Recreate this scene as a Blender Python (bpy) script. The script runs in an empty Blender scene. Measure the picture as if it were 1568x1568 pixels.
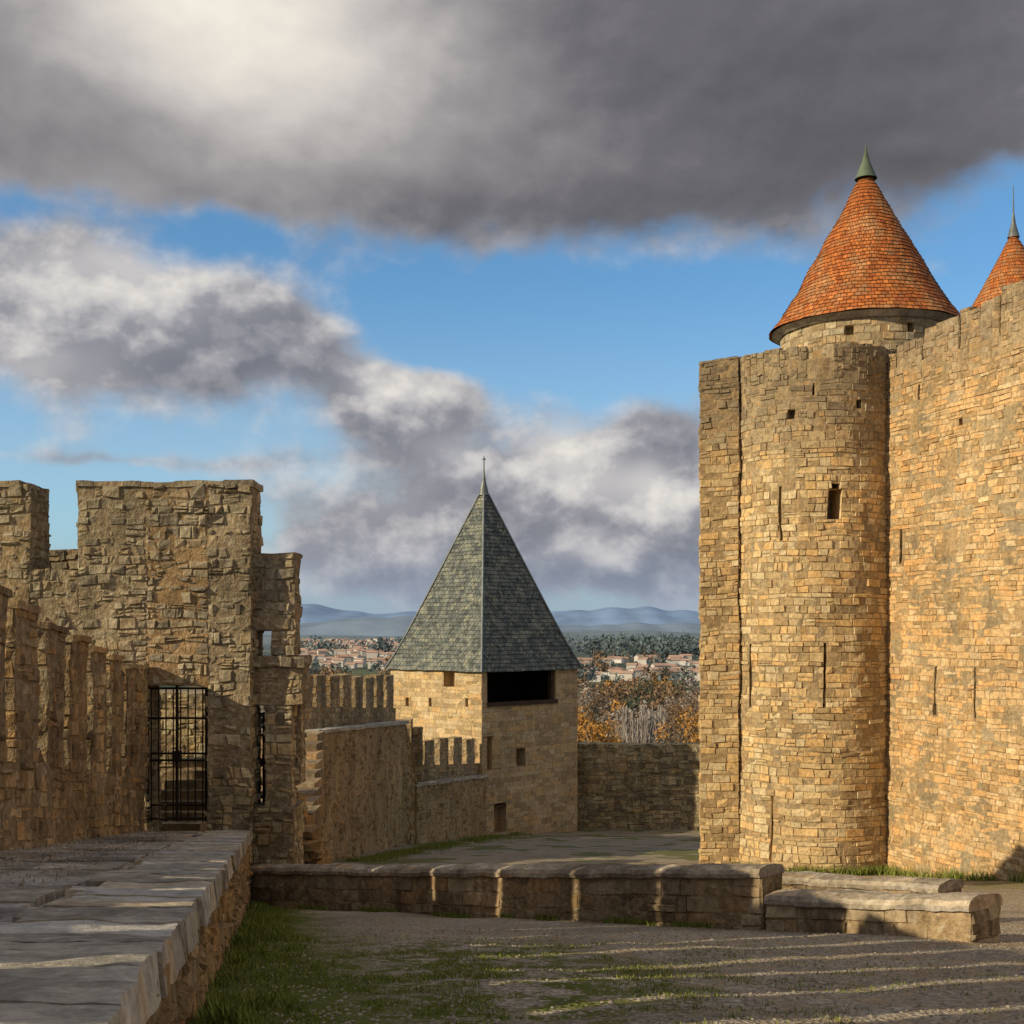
import bpy, bmesh, math, random
from mathutils import Vector, noise
random.seed(7)
R=random.random
def U(a,b): return a+(b-a)*R()
F=1882.0; CZ=14.0     # eye height above datum
sc=bpy.context.scene
COL=sc.collection
def XX(px,D): return (px-784)/F*D
def ZZ(py,D): return (960-py)/F*D

class NT:
    def __init__(s,nt): s.nt=nt; s.n=nt.nodes; s.l=nt.links
    def new(s,t,**k):
        n=s.n.new(t)
        for a,b in k.items(): setattr(n,a,b)
        return n
    def set(s,sock,v):
        if v is None: return
        if isinstance(v,bpy.types.NodeSocket): s.l.new(v,sock)
        else: sock.default_value=v
    def M(s,op,a,b=None,c=None,clamp=False):
        n=s.new('ShaderNodeMath',operation=op,use_clamp=clamp)
        s.set(n.inputs[0],a); s.set(n.inputs[1],b); s.set(n.inputs[2],c)
        return n.outputs[0]
    def V(s,op,a,b=None):
        n=s.new('ShaderNodeVectorMath',operation=op)
        s.set(n.inputs[0],a); s.set(n.inputs[1],b)
        return n.outputs['Value'] if op in('DOT_PRODUCT','LENGTH') else n.outputs[0]
    def mix(s,f,a,b,blend='MIX'):
        n=s.new('ShaderNodeMix',data_type='RGBA',blend_type=blend)
        s.set(n.inputs[0],f); s.set(n.inputs[6],a if not isinstance(a,tuple) else (*a,1)); s.set(n.inputs[7],b if not isinstance(b,tuple) else (*b,1))
        return n.outputs[2]
    def noise(s,vec,scale,detail=4,rough=.55,dist=0):
        n=s.new('ShaderNodeTexNoise'); s.set(n.inputs['Vector'],vec)
        n.inputs['Scale'].default_value=scale; n.inputs['Detail'].default_value=detail
        n.inputs['Roughness'].default_value=rough; n.inputs['Distortion'].default_value=dist
        return n
    def ss(s,x,a,b):
        n=s.new('ShaderNodeMapRange',interpolation_type='SMOOTHSTEP')
        s.set(n.inputs[0],x); n.inputs[1].default_value=a; n.inputs[2].default_value=b
        n.inputs[3].default_value=0; n.inputs[4].default_value=1
        return n.outputs[0]
    def lin(s,x,a,b,c,d):
        n=s.new('ShaderNodeMapRange'); s.set(n.inputs[0],x)
        for i,v in enumerate((a,b,c,d)): n.inputs[i+1].default_value=v
        return n.outputs[0]

def mat(name):
    m=bpy.data.materials.new(name); m.use_nodes=True
    t=NT(m.node_tree); b=m.node_tree.nodes['Principled BSDF']
    b.inputs['Roughness'].default_value=.9
    b.inputs['Specular IOR Level'].default_value=.1
    return m,t,b
def flat(name,c,rough=.9,metal=0,var=.3,sc_=3):
    m,t,b=mat(name)
    g=t.new('ShaderNodeNewGeometry')
    n=t.noise(g.outputs['Position'],sc_,3)
    t.l.new(t.mix(1.0,c,t.lin(n.outputs[0],.25,.75,1-var,1+var),'MULTIPLY'),b.inputs['Base Color'])
    b.inputs['Roughness'].default_value=rough; b.inputs['Metallic'].default_value=metal
    return m
def stone(name,c1,c2,c3,bump=.03,dark=.5,topz=None,grain=9,lichen=0,tf=.72,topc=(.17,.14,.105)):
    """weathered stone: one tint per block (mesh island) + patches, streaks, grain"""
    m,t,b=mat(name)
    gn=t.new('ShaderNodeNewGeometry'); g=gn.outputs['Position']; ri=gn.outputs['Random Per Island']
    cr=t.new('ShaderNodeValToRGB'); t.set(cr.inputs[0],ri); e=cr.color_ramp.elements
    e[0].color=(*c2,1); e[1].color=(*c3,1); k=e.new(.45); k.color=(*c1,1)
    k=e.new(.1); k.color=(*[x*.8 for x in c2],1)
    k=e.new(.72); k.color=(c1[0]*1.03,c1[1]*.88,c1[2]*.72,1)
    k=e.new(.85); k.color=(c1[0]*.86,c1[1]*.9,c1[2]*1.0,1)
    big=t.noise(g,.42,3,.6).outputs[0]
    st=t.noise(t.V('MULTIPLY',g,(2.2,2.2,.3)),1.1,3,.6).outputs[0]
    fine=t.noise(g,grain,4,.7).outputs[0]
    k=t.M('MULTIPLY',t.lin(big,.3,.7,1-.4*dark,1+.25*dark),t.lin(st,.3,.7,1-.45*dark,1+.15*dark))
    k=t.M('MULTIPLY',k,t.lin(fine,.3,.72,.6,1.38))
    col=cr.outputs[0]
    if lichen: col=t.mix(t.M('MULTIPLY',t.ss(fine,.55,.64),lichen),col,(.40,.385,.32))
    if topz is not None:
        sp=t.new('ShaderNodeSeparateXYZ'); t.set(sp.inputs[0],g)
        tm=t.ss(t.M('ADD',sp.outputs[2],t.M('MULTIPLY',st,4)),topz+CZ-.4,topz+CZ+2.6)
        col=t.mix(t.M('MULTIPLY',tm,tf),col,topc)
    col=t.mix(1.0,col,k,'MULTIPLY'); t.l.new(col,b.inputs['Base Color'])
    bp=t.new('ShaderNodeBump'); bp.inputs['Strength'].default_value=1; bp.inputs['Distance'].default_value=bump
    t.set(bp.inputs['Height'],fine); t.l.new(bp.outputs[0],b.inputs['Normal'])
    b.inputs['Roughness'].default_value=.95; b.inputs['Specular IOR Level'].default_value=.05
    return m

def nz(p,f): return noise.noise_vector(Vector(p)*f)
class B:
    def __init__(s,ms=None): s.v=[];s.f=[];s.uv=[];s.m=[];s.ms=ms
    def face(s,pts,uvs,mi=0):
        i=len(s.v); s.v+= [Vector(p) for p in pts]; s.f.append(tuple(range(i,i+len(pts)))); s.uv+=list(uvs); s.m.append(mi)
    def grid(s,a,b,c,d,sp,mi=0,uvf=None):
        a,b,c,d=map(Vector,(a,b,c,d))
        nu=max(1,min(160,round(max((b-a).length,(c-d).length)/sp))); nv=max(1,min(160,round(max((d-a).length,(c-b).length)/sp)))
        P=[[ (a.lerp(b,i/nu)).lerp(d.lerp(c,i/nu),j/nv) for i in range(nu+1)] for j in range(nv+1)]
        base=len(s.v)
        for r in P: s.v+=r
        for j in range(nv):
            for i in range(nu):
                q=(base+j*(nu+1)+i,base+j*(nu+1)+i+1,base+(j+1)*(nu+1)+i+1,base+(j+1)*(nu+1)+i)
                s.f.append(q); s.uv+=[(0,0)]*4; s.m.append(mi)
    def mas(s,fn,u0,u1,v0,v1,rects=(),**kw):
        """lay individual blocks in courses over a surface fn(u,v,depth)"""
        o=dict(rh=.27,bw=.48,jit=.012,boss=(.015,.05),miss=.015,gap=.01,rj=.25,mi=0); o.update(s.ms or {}); o.update(kw)
        rh,bw,jit,gap=o['rh'],o['bw'],o['jit'],o['gap']
        v=v0
        while v<v1-.02:
            h=rh*U(1-o['rj'],1+o['rj'])
            if v1-(v+h)<rh*.45: h=v1-v
            u=u0; first=True; rw=U(.7,1.45)
            while u<u1-.01:
                w=bw*rw*U(.45,1.55)*(U(.4,1) if first else 1); first=False
                if u1-(u+w)<bw*.35: w=u1-u
                a0,a1,b0,b1=u,u+w,v,v+h; u+=w
                ok=True
                for r in rects:
                    if a1>r[0]+.005 and a0<r[1]-.005 and b1>r[2]+.005 and b0<r[3]-.005:
                        if b0<r[3]<b1 and (b1-r[3])>h*.3: b0=r[3]
                        elif b0<r[2]<b1 and (r[2]-b0)>h*.3: b1=r[2]
                        elif r[0]-a0>a1-r[1]: a1=r[0]
                        else: a0=r[1]
                        if a1-a0<.05 or b1-b0<.04: ok=False
                if not ok: continue
                if R()<o['miss']: continue
                c=fn((a0+a1)/2,b1,0)
                if c.y<100 and c.z<tz(c.x,c.y)-.15: continue
                subs=[(a0,a1,b0,b1)]
                if o.get('split',0)>R() and b1-b0>.12:
                    m_=b0+(b1-b0)*U(.4,.6); subs=[(a0,a1,b0,m_),(a0,a1,m_,b1)]
                for (a0,a1,b0,b1) in subs:
                    bo=U(*o['boss'])
                    if R()<.05: bo+=o['boss'][1]*.5
                    J=lambda: U(-jit,jit)
                    ed=[(a0,b0),(a1,b0),(a1,b1),(a0,b1)]; sg=[(1,1),(-1,1),(-1,-1),(1,-1)]
                    outer=[fn(x+gx*gap*.4,y+gy*gap*.4,.02) for (x,y),(gx,gy) in zip(ed,sg)]
                    fr=[fn(x+gx*(gap+abs(J())*1.6),y+gy*(gap+abs(J())*1.6),-bo+J()*.7) for (x,y),(gx,gy) in zip(ed,sg)]
                    i=len(s.v); s.v+=outer+fr; mi=o['mi']
                    s.f.append((i+4,i+5,i+6,i+7)); s.m.append(mi)
                    for k in range(4):
                        j=(k+1)%4; s.f.append((i+k,i+j,i+4+j,i+4+k)); s.m.append(mi)
                    s.uv+=[(0,0)]*20
            v+=h
    def hexa(s,bt,tp,sp=.4,mi=0,topmi=None,bottom=False):
        bt=[Vector(p) for p in bt]; tp=[Vector(p) for p in tp]
        cen=sum(bt+tp,Vector())/8
        for i in range(4):
            j=(i+1)%4; a,b_,c,d=bt[i],bt[j],tp[j],tp[i]
            n=(b_-a).cross(d-a)
            if n.length<1e-9: n=(b_-a).cross(c-b_)
            if s.ms and n.length>1e-9:
                n.normalize()
                if n.dot((a+b_+c+d)/4-cen)<0: n=-n
                s.grid(a,b_,c,d,max(sp,.5),1)
                if n.y<.6:
                    L=max((b_-a).length,(c-d).length); H=max((d-a).length,(c-b_).length)
                    fn=lambda u,v,dd,a=a,b_=b_,c=c,d=d,L=L,H=H,n=n:(a.lerp(b_,u/L)).lerp(d.lerp(c,u/L),v/H)-n*dd
                    s.mas(fn,0,L,0,H)
            else: s.grid(a,b_,c,d,sp,mi)
        s.grid(tp[0],tp[1],tp[2],tp[3],sp,mi if topmi is None else topmi)
        if bottom: s.grid(bt[3],bt[2],bt[1],bt[0],sp,mi)
    def box(s,x0,x1,y0,y1,z0,z1,sp=.4,mi=0,bottom=True):
        s.hexa([(x0,y0,z0),(x1,y0,z0),(x1,y1,z0),(x0,y1,z0)],[(x0,y0,z1),(x1,y0,z1),(x1,y1,z1),(x0,y1,z1)],sp,mi,None,bottom)
    def wall(s,A,Bp,th,zb,zt,sp=.4,mi=0,side=1,topmi=None):
        A=Vector((A[0],A[1],0)); Bp=Vector((Bp[0],Bp[1],0)); d=(Bp-A).normalized(); n=Vector((-d.y,d.x,0))*th
        if not hasattr(zb,'__len__'): zb=(zb,zb)
        if not hasattr(zt,'__len__'): zt=(zt,zt)
        q=[A,Bp,Bp+n,A+n]; zz=[0,1,1,0]
        s.hexa([Vector((p.x,p.y,zb[k])) for p,k in zip(q,zz)],[Vector((p.x,p.y,zt[k])) for p,k in zip(q,zz)],sp,mi,topmi)
    def cyl(s,c,r0,r1,z0,z1,n=12,mi=0,cap=True):
        for i in range(n):
            a=2*math.pi*i/n; b_=2*math.pi*(i+1)/n
            p=[(c[0]+r0*math.cos(a),c[1]+r0*math.sin(a),z0),(c[0]+r0*math.cos(b_),c[1]+r0*math.sin(b_),z0),(c[0]+r1*math.cos(b_),c[1]+r1*math.sin(b_),z1),(c[0]+r1*math.cos(a),c[1]+r1*math.sin(a),z1)]
            s.face(p,[(a*r0,z0),(b_*r0,z0),(b_*r0,z1),(a*r0,z1)],mi)
        if cap: s.face([(c[0]+r1*math.cos(2*math.pi*i/n),c[1]+r1*math.sin(2*math.pi*i/n),z1) for i in range(n)],[(0,0)]*n,mi)
    def rod(s,p,q,r,mi=0):
        p=Vector(p);q=Vector(q);d=(q-p).normalized(); a=d.orthogonal().normalized()*r; b_=d.cross(a)
        o=[a+b_,-a+b_,-a-b_,a-b_]
        for i in range(4):
            j=(i+1)%4; s.face([p+o[i],p+o[j],q+o[j],q+o[i]],[(0,0)]*4,mi)
        s.face([q+x for x in o],[(0,0)]*4,mi); s.face([p+x for x in reversed(o)],[(0,0)]*4,mi)
    def surf(s,fn,us,vs,rects,mi=0,rmi=None):
        us=sorted(set([round(x,4) for x in us+[r[0] for r in rects]+[r[1] for r in rects]]))
        vs=sorted(set([round(x,4) for x in vs+[r[2] for r in rects]+[r[3] for r in rects]]))
        Z=[(0,0)]*4
        for i in range(len(us)-1):
            for j in range(len(vs)-1):
                u0,u1,v0,v1=us[i],us[i+1],vs[j],vs[j+1]; uc=(u0+u1)/2; vc=(v0+v1)/2; d=0;k=mi
                for r in rects:
                    if r[0]<uc<r[1] and r[2]<vc<r[3]: d=r[4]; k=rmi if rmi is not None else mi
                s.face([fn(u0,v0,d),fn(u1,v0,d),fn(u1,v1,d),fn(u0,v1,d)],Z,k)
        for (u0,u1,v0,v1,d) in rects:
            for (a,b_) in (((u0,v0),(u1,v0)),((u1,v0),(u1,v1)),((u1,v1),(u0,v1)),((u0,v1),(u0,v0))):
                s.face([fn(*a,0),fn(*b_,0),fn(*b_,d),fn(*a,d)],Z,0)
    def make(s,name,mats,amp=0,parent=None,merge=None,smooth=None,fr=1.1):
        if merge is None: merge=s.ms is None
        if smooth is None: smooth=s.ms is None
        vv=[]
        for p in s.v:
            q=p.copy()
            if amp: q+=nz(p,fr)*amp+nz(p,fr*3.7)*amp*.6
            q.z+=CZ; vv.append(q)
        me=bpy.data.meshes.new(name); me.from_pydata(vv,[],s.f)
        ul=me.uv_layers.new(name='UVMap'); ul.data.foreach_set('uv',[c for u in s.uv for c in u])
        me.polygons.foreach_set('material_index',s.m)
        for m in mats: me.materials.append(m)
        if merge:
            bm=bmesh.new(); bm.from_mesh(me); bmesh.ops.remove_doubles(bm,verts=bm.verts,dist=.0015)
            bm.to_mesh(me); bm.free()
        if smooth:
            me.polygons.foreach_set('use_smooth',[True]*len(me.polygons)); me.set_sharp_from_angle(angle=math.radians(38))
        me.update()
        o=bpy.data.objects.new(name,me); COL.objects.link(o)
        if parent: o.parent=parent
        return o
def empty(name):
    o=bpy.data.objects.new(name,None); COL.objects.link(o); return o

# ------------------------------------------------------------ terrain
PROF=[(-60,-.2),(-5,-.6),(0,-.94),(24,-5.45),(40,-8.08),(75,-12.55),(84,-13.2),(120,-20),(200,-23),(320,-32),(30000,-32)]
def sstep(a,b,x):
    t=max(0,min(1,(x-a)/(b-a))); return t*t*(3-2*t)
def tz(x,y):
    for (a,za),(b,zb) in zip(PROF,PROF[1:]):
        if y<=b:
            z=za+(zb-za)*(y-a)/(b-a); break
    if y<84:
        z-= 9*sstep(-10,-22,x) if x<-10 else 0
    if y<90:
        z+=.05*noise.noise(Vector((x*.6,y*.6,0)))+.025*noise.noise(Vector((x*2.2,y*2.2,2)))
    elif y>300: z+= 2.5*noise.noise(Vector((x*.004,y*.004,3)))
    return z

# ------------------------------------------------------------ materials
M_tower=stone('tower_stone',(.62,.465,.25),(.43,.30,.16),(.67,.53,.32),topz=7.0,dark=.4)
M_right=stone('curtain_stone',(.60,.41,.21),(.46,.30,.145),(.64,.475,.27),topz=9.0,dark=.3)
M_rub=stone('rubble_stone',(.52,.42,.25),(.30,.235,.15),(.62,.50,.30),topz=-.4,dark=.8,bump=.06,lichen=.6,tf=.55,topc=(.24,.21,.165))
M_shade=stone('parapet_stone',(.47,.34,.19),(.29,.205,.12),(.55,.41,.23),dark=.9,bump=.06,lichen=.25)
M_ashlar=stone('low_wall_stone',(.38,.285,.175),(.25,.185,.115),(.46,.36,.225),dark=1.0,lichen=.2)
M_lcop=stone('low_wall_coping',(.43,.36,.27),(.39,.32,.24),(.47,.40,.30),dark=1.0,bump=.04,lichen=.4)
M_cop=stone('coping_stone',(.49,.45,.38),(.41,.37,.31),(.55,.50,.42),dark=.8,bump=.02,lichen=.4)
M_pave=stone('walkway_stone',(.45,.405,.345),(.35,.31,.255),(.51,.45,.38),dark=1.0,bump=.03,grain=12,lichen=.4)
M_smooth=stone('central_tower_stone',(.56,.42,.24),(.46,.335,.19),(.60,.46,.28),dark=.35,bump=.015)
M_drum=stone('drum_stone',(.50,.40,.25),(.40,.31,.19),(.56,.45,.29),dark=.5,bump=.03)
M_gold=stone('ramp_stone',(.43,.295,.15),(.30,.20,.10),(.48,.345,.185),dark=.7,bump=.05)
M_mort=stone('mortar',(.40,.30,.175),(.40,.30,.175),(.40,.30,.175),dark=.6,bump=.04)
M_mortd=stone('mortar_weathered',(.33,.255,.16),(.33,.255,.16),(.33,.255,.16),dark=.8,bump=.07,lichen=.4)
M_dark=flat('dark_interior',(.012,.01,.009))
M_iron=flat('wrought_iron',(.03,.024,.02),.6,.5)
M_wood=flat('old_timber',(.07,.045,.03),.85)
M_lead=flat('lead_finial',(.16,.17,.17),.5,.4)
M_copper=flat('copper_tip',(.11,.14,.10),.7,.1)
ASH=dict(rh=.215,bw=.36,jit=.016,boss=(-.004,.045),miss=.014,gap=.009,split=.08,rj=.38)
CUR=dict(rh=.18,bw=.34,jit=.013,boss=(-.006,.03),miss=.012,gap=.007,split=.06,rj=.35)
RUB=dict(rh=.2,bw=.23,jit=.026,boss=(-.014,.045),miss=.03,gap=.010,rj=.35,split=.4)
PAR=dict(rh=.2,bw=.3,jit=.018,boss=(-.014,.026),miss=.03,gap=.008,rj=.35,split=.2)
LOW=dict(rh=.19,bw=.36,jit=.014,boss=(-.006,.025),miss=.01,gap=.007,split=.08)
FIN=dict(rh=.28,bw=.6,jit=.006,boss=(.003,.016),miss=.0,gap=.005)

def tiles(name,c1,c2,c3,bump,gap=.06,moss=None):
    m,t,b=mat(name); uv=t.new('ShaderNodeUVMap').outputs[0]; g=t.new('ShaderNodeNewGeometry').outputs['Position']
    nn=t.noise(g,3,2); w=t.V('MULTIPLY',t.V('SUBTRACT',nn.outputs[1],(.5,.5,.5)),(.25,.12,0))
    br=t.new('ShaderNodeTexBrick'); t.set(br.inputs['Vector'],t.V('ADD',uv,w)); br.offset=.5
    for k,v in (('Scale',1),('Mortar Size',gap),('Mortar Smooth',.2),('Bias',0),('Brick Width',1),('Row Height',1)): br.inputs[k].default_value=v
    br.inputs['Color1'].default_value=(0,0,0,1); br.inputs['Color2'].default_value=(1,1,1,1); br.inputs['Mortar'].default_value=(.5,.5,.5,1)
    r=br.outputs[0]
    col=t.mix(r,c1,c2)
    n=t.noise(g,1.3,4,.65); col=t.mix(t.ss(n.outputs[0],.45,.7),col,c3)
    col=t.mix(1.0,col,t.lin(t.noise(uv,.7,3,.7).outputs[0],.3,.7,.45,1.4),'MULTIPLY')
    if moss: col=t.mix(t.ss(t.noise(g,2.3,4,.7).outputs[0],.52,.66),col,moss)
    col=t.mix(t.M('MULTIPLY',br.outputs[1],.7),col,(.02,.015,.012))
    t.l.new(col,b.inputs['Base Color'])
    h=t.M('ADD',t.M('MULTIPLY',r,.6),t.M('SUBTRACT',1,br.outputs[1]))
    bp=t.new('ShaderNodeBump'); bp.inputs['Distance'].default_value=bump; t.set(bp.inputs['Height'],h); t.l.new(bp.outputs[0],b.inputs['Normal'])
    b.inputs['Roughness'].default_value=.8
    return m
M_tile=tiles('clay_tiles',(.54,.18,.045),(.33,.09,.03),(.47,.23,.1),.05,.07,(.33,.17,.08))
M_slate=tiles('slate_tiles',(.15,.165,.155),(.08,.093,.095),(.23,.24,.20),.035,.05,(.27,.265,.20))

def ground_mat():
    m,t,b=mat('ground_surface'); g=t.new('ShaderNodeNewGeometry').outputs['Position']
    sp=t.new('ShaderNodeSeparateXYZ'); t.set(sp.inputs[0],g)
    fine=t.noise(g,30,4,.75); med=t.noise(g,3,4,.65); big=t.noise(g,.35,2,.6)
    vo=t.new('ShaderNodeTexVoronoi'); t.set(vo.inputs['Vector'],g); vo.inputs['Scale'].default_value=22
    vs=t.new('ShaderNodeSeparateColor'); t.set(vs.inputs[0],vo.outputs['Color'])
    gravel=t.mix(vs.outputs[0],(.24,.20,.155),(.46,.40,.32))
    gravel=t.mix(t.ss(med.outputs[0],.42,.66),gravel,(.37,.28,.18))
    gravel=t.mix(1.0,gravel,t.lin(fine.outputs[0],.3,.7,.5,1.4),'MULTIPLY')
    gravel=t.mix(1.0,gravel,t.lin(big.outputs[0],.3,.7,.75,1.2),'MULTIPLY')
    grass=t.mix(fine.outputs[0],(.05,.07,.015),(.17,.18,.045))
    e=t.M('ADD',sp.outputs[0],t.M('MULTIPLY',sp.outputs[1],.194))
    gm=t.M('SUBTRACT',1,t.ss(t.M('ADD',e,t.M('MULTIPLY',t.M('SUBTRACT',med.outputs[0],.5),2.6)),.1,1.2))
    px=t.M('MULTIPLY',t.M('ADD',sp.outputs[0],.9),.42); py=t.M('MULTIPLY',t.M('SUBTRACT',sp.outputs[1],9.5),.22)
    rr=t.M('ADD',t.M('MULTIPLY',px,px),t.M('MULTIPLY',py,py))
    pm=t.M('MULTIPLY',t.M('SUBTRACT',1,t.ss(rr,.3,1.3)),t.ss(med.outputs[0],.42,.56))
    far=t.M('MULTIPLY',t.ss(big.outputs[0],.52,.6),t.ss(sp.outputs[1],20,40))
    gm=t.M('MAXIMUM',t.M('MAXIMUM',gm,pm),t.M('MULTIPLY',far,.8))
    near=t.mix(gm,gravel,grass)
    vf=t.new('ShaderNodeTexVoronoi'); t.set(vf.inputs['Vector'],t.V('MULTIPLY',g,(1,.55,0))); vf.inputs['Scale'].default_value=.006
    fs=t.new('ShaderNodeSeparateColor'); t.set(fs.inputs[0],vf.outputs['Color'])
    fld=t.mix(fs.outputs[0],(.09,.11,.05),(.26,.2,.13)); fld=t.mix(t.ss(fs.outputs[1],.5,.6),fld,(.07,.08,.06))
    fld=t.mix(t.ss(t.noise(g,.01,4,.7).outputs[0],.48,.56),fld,(.055,.07,.05))
    fld=t.mix(t.ss(sp.outputs[1],200,5000),fld,(.24,.32,.44))  # aerial haze painted in: fields turn bluish with distance
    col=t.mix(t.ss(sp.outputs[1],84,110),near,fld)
    t.l.new(col,b.inputs['Base Color'])
    bp=t.new('ShaderNodeBump'); bp.inputs['Distance'].default_value=.03; t.set(bp.inputs['Height'],vo.outputs[0]); t.l.new(bp.outputs[0],b.inputs['Normal'])
    b.inputs['Roughness'].default_value=1; b.inputs['Specular IOR Level'].default_value=.02
    return m
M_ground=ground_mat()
def axis(lims):
    out=[]
    for a,b_,s in lims:
        n=max(1,int((b_-a)/s)); out+= [a+(b_-a)*i/n for i in range(n)]
    out.append(lims[-1][1]); return out
ys=axis([(-60,0,6),(0,30,.2),(30,90,1.2),(90,320,8),(320,3000,90),(3000,14000,1000)])
xs=axis([(-9000,-1000,800),(-1000,-100,60),(-100,-22,8),(-22,-8,1),(-8,9,.2),(9,30,1.2),(30,100,8),(100,1000,60),(1000,9000,800)])
V=[(x,y,tz(x,y)+CZ) for y in ys for x in xs]; nx=len(xs)
Fc=[(j*nx+i,j*nx+i+1,(j+1)*nx+i+1,(j+1)*nx+i) for j in range(len(ys)-1) for i in range(nx-1)]
me=bpy.data.meshes.new('ground'); me.from_pydata(V,[],Fc); me.materials.append(M_ground)
me.polygons.foreach_set('use_smooth',[True]*len(Fc)); o=bpy.data.objects.new('ground',me); COL.objects.link(o)

# ------------------------------------------------------------ left rampart walk
LX=lambda D:-.43-.194*D
WX=lambda D:-4.09-.1327*D
WZ=lambda D:-.56-.1425*D
b=B(dict(RUB,boss=(-.01,.05)))
for k in range(13):
    D0=-8+k*2.5; D1=D0+2.5
    b.hexa([(WX(D0)-1.2,D0,WZ(D0)-2.2),(LX(D0)-.06,D0,WZ(D0)-2.2),(LX(D1)-.06,D1,WZ(D1)-2.2),(WX(D1)-1.2,D1,WZ(D1)-2.2)],
           [(WX(D0)-1.2,D0,WZ(D0)-.06),(LX(D0)-.06,D0,WZ(D0)-.06),(LX(D1)-.06,D1,WZ(D1)-.06),(WX(D1)-1.2,D1,WZ(D1)-.06)],.25,0,2)
b.make('rampart_walkway',[M_gold,M_mortd,M_pave],.04)
b=B(); D=-6
def pt(d,off,z): return (LX(d)-off,d,WZ(d)+z)
while D<24.3:
    L=U(.28,.6); D1=min(D+L,24.5); w=U(.75,.95); h=U(-.006,.006); g_=.004
    a0,a1=D+g_,D1-g_; ov=U(-.015,.018)
    b.hexa([pt(a0,w,-.19),pt(a0,-ov,-.19),pt(a1,-ov,-.19),pt(a1,w,-.19)],[pt(a0,w,h+.0),pt(a0,-ov+.02,h-.01),pt(a1,-ov+.02,h-.01),pt(a1,w,h+.0)],.08,0,None,True)
    D=D1
D=-6
while D<24.3:
    L=U(.5,1.0); D1=min(D+L,24.5); a0,a1=D+.005,D1-.005; w0=.98
    while w0<U(2.0,2.7):
        w2=w0+U(.4,.8); h2=-U(.012,.035)
        b.hexa([pt(a0,w2,-.16),pt(a0,w0,-.16),pt(a1,w0,-.16),pt(a1,w2,-.16)],[pt(a0,w2,h2),pt(a0,w0,h2),pt(a1,w0,h2),pt(a1,w2,h2)],.15,1,None,True)
        w0=w2+.01
    D=D1
b.make('stone_ledge_coping',[M_cop,M_pave],.02,fr=2.6)
b=B()
for _ in range(1800):
    D=U(5,24); x=U(WX(D)+.05,LX(D)-1.2) if R()<.8 else U(WX(D)+.02,WX(D)+.5)
    r=U(.01,.035); c=Vector((x,D,WZ(D)-.05)); pts=[c+Vector((math.cos(a)*r*U(.7,1.2),math.sin(a)*r*U(.7,1.2),0)) for a in (0,1.25,2.5,3.8,5)]
    tp=c+Vector((0,0,r*.6+.04))
    for i in range(5): b.face([pts[i],pts[(i+1)%5],tp],[(0,0)]*3,0)
b.make('walkway_grit',[M_pave],0,None,False,False)
b=B(PAR); D=-7; TF=1.25
while D<24.2:
    D1=min(D+2.0,24.6); TH=.5 if D<11.5 else TF
    b.wall((WX(D),D),(WX(D1),D1),TH,(WZ(D)-.4,WZ(D1)-.4),(WZ(D)+1.05,WZ(D1)+1.05),.3)
    D=D1
caps=[]; D=-6.9
while D<22.4:
    near=D<10.5; gp=.34 if near else .42; pit=1.25 if near else 1.5; TH=.5 if near else TF
    w=pit-gp; z=WZ(D)+3.0+U(-.1,.08); D1=D+w
    b.wall((WX(D),D),(WX(D1),D1),TH,(WZ(D)+1.03,WZ(D1)+1.03),(z,z-.05),.2)
    caps.append((D,D1,z,TH)); D+=pit
b.wall((WX(D),D),(WX(24.9),24.9),.95,(WZ(D)+1.03,WZ(24.9)+1.03),(ZZ(1020,24.4),ZZ(1020,24.4)-.05),.2); caps.append((D,24.9,ZZ(1020,24.4),.95))
b.ms=None
for D,D1,z,TH in caps:
    b.wall((WX(D)+.04,D-.02),(WX(D1)+.04,D1+.03),TH+.08,(z-.02,z-.07),(z+.08,z+.02),.15)
b.make('crenellated_parapet_wall',[M_shade,M_mortd],.05,None,False,False)

# ------------------------------------------------------------ gate bastion
gb=empty('gate_bastion')
def blk(b,p0,p1,ytop,ybot,D,th,sp=.3):
    b.box(XX(p0,D),XX(p1,D),D,D+th,ZZ(ybot,D),ZZ(ytop,D),sp)
b=B(RUB); D=25.0
blk(b,-160,46,742,1400,D,1.0)
blk(b,46,119,872,1400,D,1.0)
blk(b,119,224,741,1400,D,1.0)
blk(b,224,318,741,1050,D,1.0)
blk(b,318,384,741,1400,D,1.0)
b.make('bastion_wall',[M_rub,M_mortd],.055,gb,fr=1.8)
b=B(RUB)
blk(b,30,135,842,1100,27.5,.8)
S=25.3
blk(b,384,451,846,965,S,.7)
blk(b,387,392,965,1004,S,.7); blk(b,415,451,965,1004,S,.7)
blk(b,376,465,1006,1022,S-.08,.9)
blk(b,384,464,1022,1078,S,.7)
blk(b,406,446,1078,1250,S,.7)
blk(b,446,460,1078,1200,S+.4,.6)
blk(b,380,450,1238,1400,S-.25,1.2)
blk(b,150,330,1060,1400,31.5,.5)
b.make('bastion_side_pier',[M_rub,M_mortd],.045,gb,fr=1.6)
b=B()
for i in range(7):
    b.box(XX(232,27),XX(345,29),26.6+i*.35,29.5,ZZ(1290,27),ZZ(1262,26.6)+.19*i,.5)
b.make('gate_steps',[M_ashlar],.02,gb)
b=B()
for p0,p1,yt in((-160,48,742),(117,387,741)):
    x=XX(p0,25)
    while x<XX(p1,25)-.3:
        x1=min(x+U(.3,.7),XX(p1,25)); h=U(-.01,.03)
        b.box(x,x1-.01,24.97,26.06,ZZ(yt,25)-.05,ZZ(yt,25)+.06+h,.15); x=x1
b.make('bastion_coping',[M_rub],.03,gb,False)
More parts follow.
